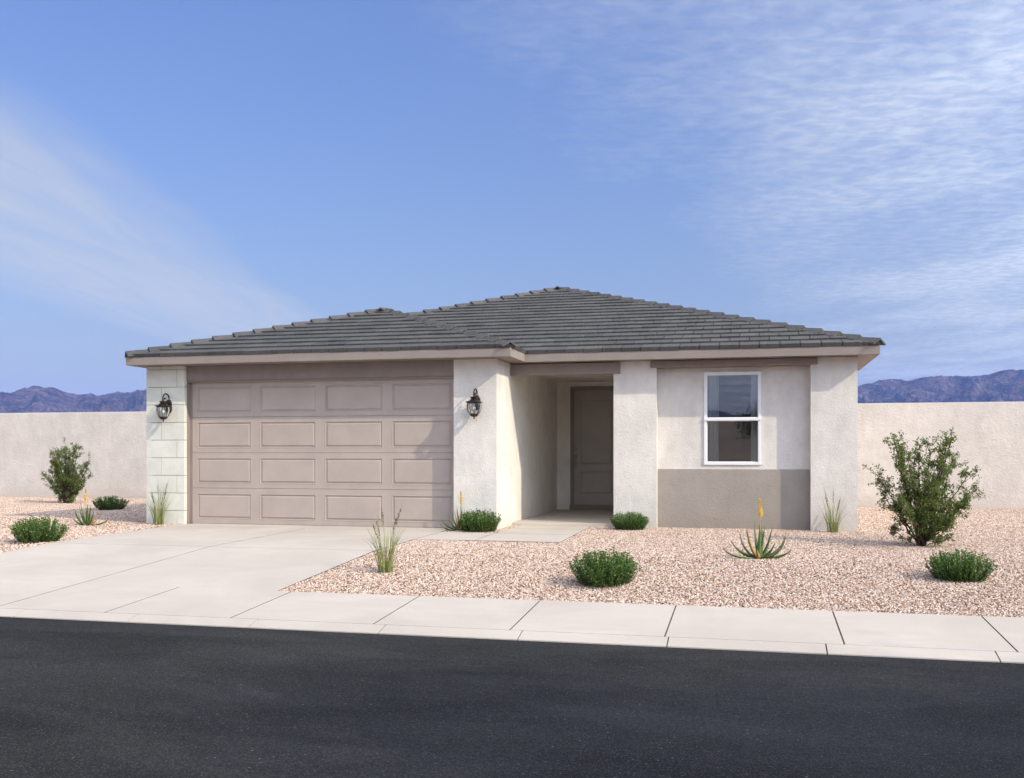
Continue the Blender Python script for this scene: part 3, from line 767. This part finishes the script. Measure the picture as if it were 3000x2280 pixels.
def caps(a, b, skip=0.0, lift=.108, last=True):
    a, b = Vector(a), Vector(b); d = b - a; L = d.length; d.normalize()
    side = d.cross(Vector((0, 0, 1))).normalized(); up = side.cross(d).normalized()
    nC = max(1, round((L - skip) / .385)); ex = (L - skip) / nC
    for i in range(nC):
        p = a + d * (skip + i * ex) + up * lift
        tilt = math.atan2(-.044, .44) + rt.uniform(-.006, .006)
        dd = (d * math.cos(tilt) + up * math.sin(tilt)); uu = side.cross(dd)
        m = Matrix((side, dd, uu)).transposed().to_4x4(); m.translation = p
        o = link('ridge_cap', CAP, None, roof); o.matrix_local = m
c0 = lambda x, y, z: (x, y, z)
zG, zM = ZF + hG * PIT, ZF + hM * PIT
off = .02
caps((FXL, FYG, ZF), (AGX, AGY, zG), off); caps((FXG, FYG, ZF), (AGX, AGY, zG), off)
caps((AGX, VY, zG), (AGX, AGY - .12, zG), 0.0, .112)
caps((VX, VY, zG), (AMX, AMY, zM), .15); caps((FXR, FYM, ZF), (AMX, AMY, zM), off)
caps((FXL, FYB, ZF), (AMX, RBY, zM), off); caps((FXR, FYB, ZF), (AMX, RBY, zM), off)
caps((AMX, RBY, zM), (AMX, AMY - .12, zM), 0.0, .112)

# ------------------------------------------------------------------ wall lanterns
def lantern(loc, label):
    r = empty('wall_lantern', loc); B = M['bronze']; ax = -.17          # the lantern hangs this far in front of the wall (local -y)
    mb = MB()   # back plate: long octagon
    oc = [(-.058, -.07), (-.032, -.115), (.032, -.115), (.058, -.07), (.058, .07), (.032, .115), (-.032, .115), (-.058, .07)]
    for y, s in ((0, 1), (-.012, 1), (-.022, .86), (-.024, .6)):
        mb.v += [(x * s, y, z * s) for x, z in oc]
    for q in range(3):
        for i in range(8): mb.f.append((q * 8 + i, q * 8 + (i + 1) % 8, q * 8 + 8 + (i + 1) % 8, q * 8 + 8 + i))
    mb.f.append(tuple(range(24, 32))); mb.build('back_plate', B, r)
    pts = []
    zt = .105
    for k in range(15):
        t = math.pi * k / 14 * 1.12; pts.append((0, ax * .52 + .095 * math.cos(t), zt + .02 + .088 * math.sin(t)))
    pts = [(0, -.012, .04), (0, -.018, .085)] + pts
    MB().tube(pts, [.011] * 4 + [.0125] * (len(pts) - 4), 8).build('scroll_arm', B, r, True)
    MB().tube([(0, ax * .52 - .088, zt - .02), (0, ax, zt - .015), (0, ax, .06)], .012, 8).build('hanger', B, r, True)
    ba = MB().lathe([(.001, zt + .005), (.015, zt + .012), (.02, zt + .025), (.015, zt + .038), (.001, zt + .046)], 12, (0, ax + .045)); ba.build('scroll_ball', B, r, True)
    prof = [(.001, .088), (.030, .088), (.066, .082), (.066, .074), (.054, .066), (.050, .050), (.058, .044), (.092, .018), (.110, .012), (.137, .006), (.137, -.001), (.118, -.012), (.108, -.020), (.001, -.018)]
    MB().lathe(prof, 8, (0, ax)).build('cap', B, r)
    gl = [(.104, -.020), (.1085, -.06), (.105, -.10), (.091, -.145), (.070, -.182)]
    MB().lathe(gl, 24, (0, ax)).build('glass_shade', M['lampglass'], r, True, recalc=False)
    for k in range(8):
        t = 2 * math.pi * (k + .5) / 8; cs, sn = math.cos(t), math.sin(t)
        MB().tube([((a + .004) * cs, ax + (a + .004) * sn, z) for a, z in gl], .0055, 5).build('rib', B, r, True)
    MB().lathe([(.001, -.180), (.066, -.180), (.077, -.188), (.077, -.196), (.062, -.206), (.048, -.226), (.020, -.232), (.010, -.238), (.013, -.250), (.010, -.262), (.001, -.270)], 8, (0, ax)).build('base_cup', B, r)
    MB().lathe([(.001, -.02), (.017, -.02), (.017, -.055), (.014, -.058), (.024, -.08), (.026, -.10), (.018, -.125), (.001, -.138)], 12, (0, ax)).build('bulb', M['white'], r, True)
    return tag(r, label, 'lantern', 'bronze wall lanterns beside the garage door')
lantern((-9.772, Y0 - .001, 2.013), 'bronze wall lantern on the pale stone pier left of the garage door')
lantern((-4.275, Y0 - .001, 2.013), 'bronze wall lantern on the cream stucco between garage door and porch')

# ------------------------------------------------------------------ boundary walls
def bwall(x0, x1, label):
    r = empty('boundary_wall', ((x0 + x1) / 2, 23.7, 0))
    o = box('wall_panel', M['wallb'], r, x0 - r.location.x, x1 - r.location.x, -.10, .10, -.3, 2.335, 0.012)
    tag(r, label, 'wall')
bwall(-46, XPL + .059, 'long cream stucco boundary wall left of the house')
bwall(XR + .001, 46, 'long cream stucco boundary wall right of the house')

# ------------------------------------------------------------------ plants
def leaf(mb, p, d, n, L, w):
    """a folded diamond leaf from p along d"""
    d = d.normalized(); s = d.cross(n)
    if s.length < 1e-4: s = d.cross(Vector((1, 0, 0)))
    s.normalize(); u = s.cross(d)
    m = p + d * L * .5
    mb.add([p, m + s * w * .5 + u * w * .15, p + d * L, m - s * w * .5 + u * w * .15], [(0, 1, 2), (0, 2, 3)])
def rv(r): return Vector((r.gauss(0, 1), r.gauss(0, 1), r.gauss(0, 1)))

def bush_mesh(seed):
    r = random.Random(seed); fo = MB(); st = MB()
    for i in range(300):
        a = r.uniform(0, 2 * math.pi); q = math.sqrt(r.random())
        lump = 1 + .08 * math.sin(3 * a + seed) + .05 * math.sin(7 * a + 2 * seed)
        bx, by = .225 * q * lump * math.cos(a), .215 * q * lump * math.sin(a)
        tx, ty = bx * 1.48 + r.gauss(0, .022), by * 1.48 + r.gauss(0, .022)
        H = .295 * (1 - .40 * q ** 3.2) * r.uniform(.74, 1.05) + (r.uniform(.015, .05) if r.random() < .13 else 0)
        P = []
        for k in range(6):
            t = k / 5; P.append(Vector((bx + (tx - bx) * t ** .8, by + (ty - by) * t ** .8, H * t)) + rv(r) * .004)
        st.tube(P, [.003, .0028, .0025, .002, .0016, .001], 3, False)
        nl = 12 if q > .55 else 8
        for k in range(nl):
            t = .06 + .94 * (k + r.random() * .5) / nl; f = t * 5; i0 = min(4, int(f)); p = P[i0].lerp(P[i0 + 1], f - i0)
            for sgn in range(2):
                b = r.uniform(0, 6.28); d = Vector((math.cos(b), math.sin(b), r.uniform(-.1, .8)))
                leaf(fo, p, d, Vector((0, 0, 1)) + rv(r) * .5, r.uniform(.017, .029), r.uniform(.012, .019))
        for q2 in range(4):
            leaf(fo, P[-1], Vector((r.gauss(0, .8), r.gauss(0, .8), .8)), Vector((0, 0, 1)) + rv(r) * .5, r.uniform(.016, .026), .015)
    return st, fo
def make_bush(seed):
    st, fo = bush_mesh(seed); e = empty('low_bush')
    st.build('stem', M['stem'], e, kind='stuff', recalc=False); fo.build('foliage', M['bush'], e, kind='stuff', recalc=False); return e
GB = 'low clipped green bushes in the gravel'
BUSH = [((-9.83, 12.06), 1.04, 1.05, 0.3, 'low green bush at the left driveway edge, nearest the left frame edge'),
        ((-13.49, 18.76), 1.0, .92, 1.1, 'small dark bush in the house shadow behind the left aloe'),
        ((-4.16, 14.95), .98, 1.06, 2.2, 'low green bush at the foot of the stucco pier beside the walk'),
        ((-1.93, 15.83), .90, .98, 0.2, 'low green bush in front of the pier between porch and window'),
        ((-1.50, 10.18), 1.02, 1.10, 4.0, 'low green bush alone in the front gravel nearest the sidewalk centre'),
        ((2.055, 11.06), .95, .98, 5.2, 'low green bush in front of the tall shrub at the right')]
for i, (xy, s, sz, rz, lab) in enumerate(BUSH):
    o = make_bush(i + 1)
    o.location = (xy[0], xy[1], zg(xy[1]) - .005); o.rotation_euler = (0, 0, rz); o.scale = (s * 1.05, s * 1.05, s * sz); tag(o, lab, 'bush', GB)

def shrub(name, loc, tips, seed, label, nleaf, back=6):
    r = random.Random(seed); br = MB(); fo = MB(); e = empty(name, loc, TH)
    T = [(x * (.92 if x > 0 else .74), r.uniform(-.38, .38), z * .97) for x, z in tips]
    for k in range(back):
        x, z = r.choice(tips); T.append((x * r.uniform(.3, .8), r.choice((-1, 1)) * r.uniform(.25, .5), max(.35, z * r.uniform(.7, .97))))
    ends = []
    for (x, y, z) in T:
        tip = Vector((x, y, z)); b = Vector((r.uniform(-.06, .06), r.uniform(-.06, .06), -.02))
        c = Vector((tip.x * .32, tip.y * .32, tip.z * .34 if tip.z > .3 else tip.z * .15)) + rv(r) * .03
        P = []
        for k in range(11):
            t = k / 10; P.append(b * (1 - t) ** 2 + c * 2 * t * (1 - t) + tip * t * t + rv(r) * .012 * math.sin(math.pi * t))
        ln = (tip - b).length
        br.tube(P, [.0135 * min(1, ln) * (1 - .85 * k / 10) + .0015 for k in range(11)], 5, False)
        nsub = int(13 * ln) + 4
        for q in range(nsub):
            t = r.uniform(.30, 1.0) ** .85; f = t * 10; i0 = min(9, int(f)); p = P[i0].lerp(P[i0 + 1], f - i0)
            d0 = (P[i0 + 1] - P[i0]).normalized(); d = (d0 * .75 + rv(r) * .55 + Vector((0, 0, .25))).normalized()
            L = r.uniform(.08, .24) * (1.15 - .5 * t) * min(1.1, ln); Q = [p]
            for k in range(1, 5): Q.append(p + d * L * k / 4 + rv(r) * .008 + Vector((0, 0, .012 * (k / 4) ** 2)))
            br.tube(Q, [.0035, .003, .0022, .0016, .001], 3, False)
            for s in range(5):
                w = Q[r.randint(1, 4)]; d2 = (d + rv(r) * .8).normalized(); e2 = w + d2 * r.uniform(.025, .075)
                br.tube([w, e2], [.0015, .0008], 3, False); ends.append((e2, d2, w))
            ends.append((Q[-1], d, Q[-2]))
    per = max(4, round(nleaf / len(ends)))
    for p, d, w in ends:
        for k in range(per):
            b = w.lerp(p, r.uniform(.2, 1.1)) + rv(r) * .013
            leaf(fo, b, d * .5 + rv(r) * .6 + Vector((0, 0, .3)), rv(r), r.uniform(.018, .034), r.uniform(.014, .024))
    br.build('branch', M['bark'], e, kind='stuff', recalc=False); fo.build('foliage', M['shrub'], e, kind='stuff', recalc=False)
    return tag(e, label, 'shrub')
TR = [(-.495, 1.40), (-.40, 1.30), (-.237, 1.40), (-.086, 1.30), (-.16, 1.15), (.15, 1.38), (.30, 1.42), (.40, 1.49), (.495, 1.22), (.42, 1.05), (.54, 1.0), (.74, .80), (.60, .72), (.66, .53), (.48, .36), (.24, .12),
      (-.66, 1.0), (-.59, .76), (-.44, .56), (-.44, .19), (-.30, .85), (-.05, 1.0), (.2, 1.1), (.3, .62), (-.1, .7), (-.33, 1.1), (.05, .55)]
TLf = [(-.576, 1.20), (-.446, 1.30), (-.2, 1.45), (-.08, 1.3), (.0, 1.35), (.12, 1.2), (.22, 1.36), (.34, 1.3), (.46, 1.39), (.62, 1.05), (.68, .92), (.66, .70), (.47, .51), (.36, .10), (-.65, .92), (-.62, .66), (-.47, .36), (-.27, .12),
       (-.35, 1.0), (-.1, .95), (.1, .8), (.3, .9), (-.3, .6), (-.42, .85), (.25, .5), (0, .6)]
shrub('desert_shrub', (2.156, 14.07, -.014), TR, 11, 'tall open desert shrub with two leafy lobes in the right gravel yard', 23000)
shrub('desert_shrub', (-16.31, 20.98, 0), TLf, 23, 'leafy desert shrub in front of the left boundary wall', 23000)

def aloe_leaf(mb, tip, side, w, curl):
    """fleshy channelled leaf from the rosette centre to the tip"""
    n = 6; b = Vector((tip.x * .06, tip.y * .06, -.01)); hor = Vector((tip.x, tip.y, 0)); hl = max(hor.length, 1e-3)
    c = Vector((hor.x * (.55 + curl), hor.y * (.55 + curl), tip.z * (.30 - curl * .25)))
    ax = Vector((-hor.y, hor.x, 0)) / hl if hl > .02 else Vector((1, 0, 0))
    base = len(mb.v); P = [b * (1 - t) ** 2 + c * 2 * t * (1 - t) + tip * t * t for t in [k / n for k in range(n + 1)]]
    for k, p in enumerate(P):
        t = k / n; d = (P[min(k + 1, n)] - P[max(k - 1, 0)]).normalized(); nn = ax.cross(d); ww = w * (1 - t ** 1.7) * .5 + .0012
        if nn.z < 0: nn = -nn
        mb.v += [tuple(p - ax * ww + nn * ww * .42), tuple(p + nn * ww * .05), tuple(p + ax * ww + nn * ww * .42), tuple(p - nn * ww * .75)]
    for k in range(n):
        q = base + 4 * k
        for i in range(4): mb.f.append((q + i, q + (i + 1) % 4, q + 4 + (i + 1) % 4, q + 4 + i))
    return mb
def make_aloe(tall=1.0):
    e = empty('aloe'); r = random.Random(3)
    L = [(-.458, -.10, .14, .034, .42, 0), (-.227, .05, .296, .036, .30, 0), (-.180, -.12, .365, .028, .18, 1), (-.13, .12, .33, .034, .2, 0), (-.050, .06, .424, .036, .1, 0), (.064, .12, .478, .022, .12, 0), (-.01, -.08, .387, .042, .06, 0),
         (.055, -.05, .37, .040, .08, 0), (.173, .05, .36, .038, .2, 0), (.145, -.18, .18, .032, .2, 0), (.227, .16, .15, .034, .3, 0), (.333, .02, .287, .036, .38, 0), (.364, -.12, .124, .036, .36, 0), (-.075, -.20, .124, .034, .1, 1),
         (.27, -.15, .20, .034, .3, 0), (-.3, .2, .2, .034, .3, 0), (.10, .22, .30, .034, .2, 0)]
    for x, y, z, w, cu, dry in L:
        aloe_leaf(MB(), Vector((x, y, z * 1.08)), 0, w * 1.6, cu).build('leaf', M['aloedry' if dry else 'aloe'], e, True)
    st = MB().tube([(.01, .03, 0), (.012, .03, .2), (.03, .03, .42), (.02, .03, .72)], [.008, .007, .006, .003], 6).build('flower_stalk', M['stalk'], e, True)
    fl = MB()
    for k in range(150):
        t = k / 150; z = .505 + .215 * t; a = k * 2.399; rad = .024 * (min(1, .5 + 2.2 * t) if t < .25 else ((1 - t) / .75) ** .8 + .08)
        p = Vector((.026 - .006 * t, .03, z)); d = Vector((math.cos(a), math.sin(a), -.9 if t < .6 else .9))
        leaf(fl, p + Vector((math.cos(a), math.sin(a), 0)) * .003, d, Vector((math.cos(a), math.sin(a), .5)), max(.016, rad * 1.9), .014)
    fl.build('flower', M['flower'], e, kind='stuff', recalc=False)
    return e
a0 = make_aloe(); GA = 'aloes with a yellow flower spike'
ALOE = [((.058, 12.13), TH, 0.98, 'large aloe with yellow flower spike in the gravel below the window'),
        ((-10.972, 14.66), TH + 2.7, .85, 'aloe with yellow flower spike left of the driveway by the stone pier'),
        ((-4.50, 15.05), TH + .5, .85, 'aloe with yellow flower spike squeezed between garage door and corner bush')]
for i, (xy, rz, s, lab) in enumerate(ALOE):
    o = a0 if i == 0 else copy_tree(a0)
    o.location = (xy[0], xy[1], zg(xy[1])); o.rotation_euler = (0, 0, rz); o.scale = (s, s, s); tag(o, lab, 'aloe', GA)

def make_grass(seed):
    r = random.Random(seed); e = empty('ornamental_grass'); bl = MB(); sd_ = MB()
    def blade(P, w):
        base = len(bl.v); n = len(P)
        a = r.uniform(0, 6.28); s = Vector((math.cos(a), math.sin(a), 0))
        for k, p in enumerate(P):
            ww = w * (1 - (k / (n - 1)) ** 1.8) * .5 + .0004; up = Vector((-s.y, s.x, 0)) * ww * .4
            bl.v += [tuple(p - s * ww), tuple(p + up), tuple(p + s * ww)]
        for k in range(n - 1):
            q = base + 3 * k; bl.f += [(q, q + 1, q + 4, q + 3), (q + 1, q + 2, q + 5, q + 4)]
    for i in range(92):
        a = r.uniform(0, 6.28); q = math.sqrt(r.random()) * .085; b = Vector((q * math.cos(a), q * math.sin(a), -.01))
        H = r.choice((r.uniform(.15, .40), r.uniform(.35, .66), r.uniform(.45, .74))); lean = r.uniform(.04, .30) * H / .6
        a2 = a + r.gauss(0, .7); t = b + Vector((math.cos(a2) * lean, math.sin(a2) * lean, H)); c = b * 1.0 + Vector((math.cos(a2) * lean * .18, math.sin(a2) * lean * .18, H * .62))
        if r.random() < .2: t.z -= .12 * H / .6; t.x += math.cos(a2) * .06; t.y += math.sin(a2) * .06
        blade([b * (1 - k / 9) ** 2 + c * 2 * (k / 9) * (1 - k / 9) + t * (k / 9) ** 2 for k in range(10)], r.uniform(.005, .010))
    for (x, y, H) in ((.20, .02, .80), (-.13, .05, .62), (-.05, -.06, .80), (.14, -.05, .66), (-.17, -.02, .58)):
        b = Vector((x * .15, y * .15, 0)); t = Vector((x, y, H)); c = Vector((x * .35, y * .35, H * .6))
        P = [b * (1 - k / 9) ** 2 + c * 2 * (k / 9) * (1 - k / 9) + t * (k / 9) ** 2 for k in range(10)]
        bl.tube(P, [.0025] * 5 + [.002] * 4 + [.001], 3, False)
        for k in range(46):
            f = r.uniform(.58, .86) * 9; i0 = int(f); p = P[i0].lerp(P[i0 + 1], f - i0); d = (P[i0 + 1] - P[i0]).normalized()
            leaf(sd_, p, d + rv(r) * .35, rv(r), r.uniform(.02, .036), .007)
    bl.build('blades', M['grass'], e, kind='stuff', recalc=False); sd_.build('seed_heads', M['seed'], e, kind='stuff', recalc=False)
    return e
g0, g1 = make_grass(4), make_grass(8); GG = 'clumps of tall ornamental grass'
GRASS = [(g0, (-4.012, 10.50), TH, 1.0, 'tall ornamental grass with brown seed heads at the right driveway edge'),
         (g1, (-9.848, 15.02), TH + .8, .96, 'tall ornamental grass at the foot of the pale stone pier'),
         (None, (1.173, 15.95), TH + 3.4, .88, 'tall ornamental grass against the stucco pier right of the window')]
for p, xy, rz, s, lab in GRASS:
    o = p or copy_tree(g0)
    o.location = (xy[0], xy[1], zg(xy[1])); o.rotation_euler = (0, 0, rz); o.scale = (s, s, s); tag(o, lab, 'grass', GG)

# ------------------------------------------------------------------ trees across the street (one mirrored in the window, one shading the road)
def tree(loc, H, cz, cr, seed, label, nl, ls=1.0):
    r = random.Random(seed); e = empty('street_tree', loc); tr = MB(); fo = MB()
    P = [Vector((r.gauss(0, .05) * k, r.gauss(0, .05) * k, cz * k / 5 * .9)) for k in range(6)]
    tr.tube(P, [.02 * H * (1 - .13 * k) for k in range(6)], 8, False)
    cl = []
    for k in range(26):
        d = rv(r).normalized(); d.z = d.z * .75 + .1; q = r.random() ** .5
        c = Vector((d.x * cr[0] * q, d.y * cr[1] * q, cz + d.z * cr[2] * q)); cl.append(c)
        s = P[r.randint(2, 5)]; m = s.lerp(c, .5) + rv(r) * .15 * cr[0] * .3
        tr.tube([s, m, c], [.006 * H, .004 * H, .0015 * H], 5, False)
    for k in range(nl):
        c = r.choice(cl); p = c + rv(r) * cr[0] * .17
        leaf(fo, p, rv(r), rv(r), r.uniform(.05, .10) * ls, r.uniform(.03, .06) * ls)
    tr.build('trunk', M['bark'], e, recalc=False); fo.build('crown', M['tree'], e, kind='stuff', recalc=False)
    return tag(e, label, 'tree')
tree((.50, -6.3, -.25), 5, 2.55, (1.15, 1.2, 1.25), 4, 'leafy tree across the street, seen mirrored in the window glass', 7000)
tree((16.2, -1.7, -.25), 12, 10.3, (3.1, 2.6, 2.2), 6, 'tall tree outside the frame whose shadow falls on the road at the lower right', 34000, 2.0)

# ------------------------------------------------------------------ air
def haze():
    mb = MB().box(-5200, 5200, -5200, 5200, -31, 330)
    m = bpy.data.materials.new('haze'); m.use_nodes = True; nt = m.node_tree; nt.nodes.clear()
    out = nt.nodes.new('ShaderNodeOutputMaterial'); v = nt.nodes.new('ShaderNodeVolumePrincipled'); nt.links.new(v.outputs[0], out.inputs[1])
    v.inputs['Color'].default_value = (0.24, 0.40, 1.0, 1); v.inputs['Density'].default_value = 1.25e-4; v.inputs['Anisotropy'].default_value = 0.0
    o = mb.build('haze', m, recalc=False); o['kind'] = 'stuff'
    m.cycles.homogeneous_volume = True
haze()
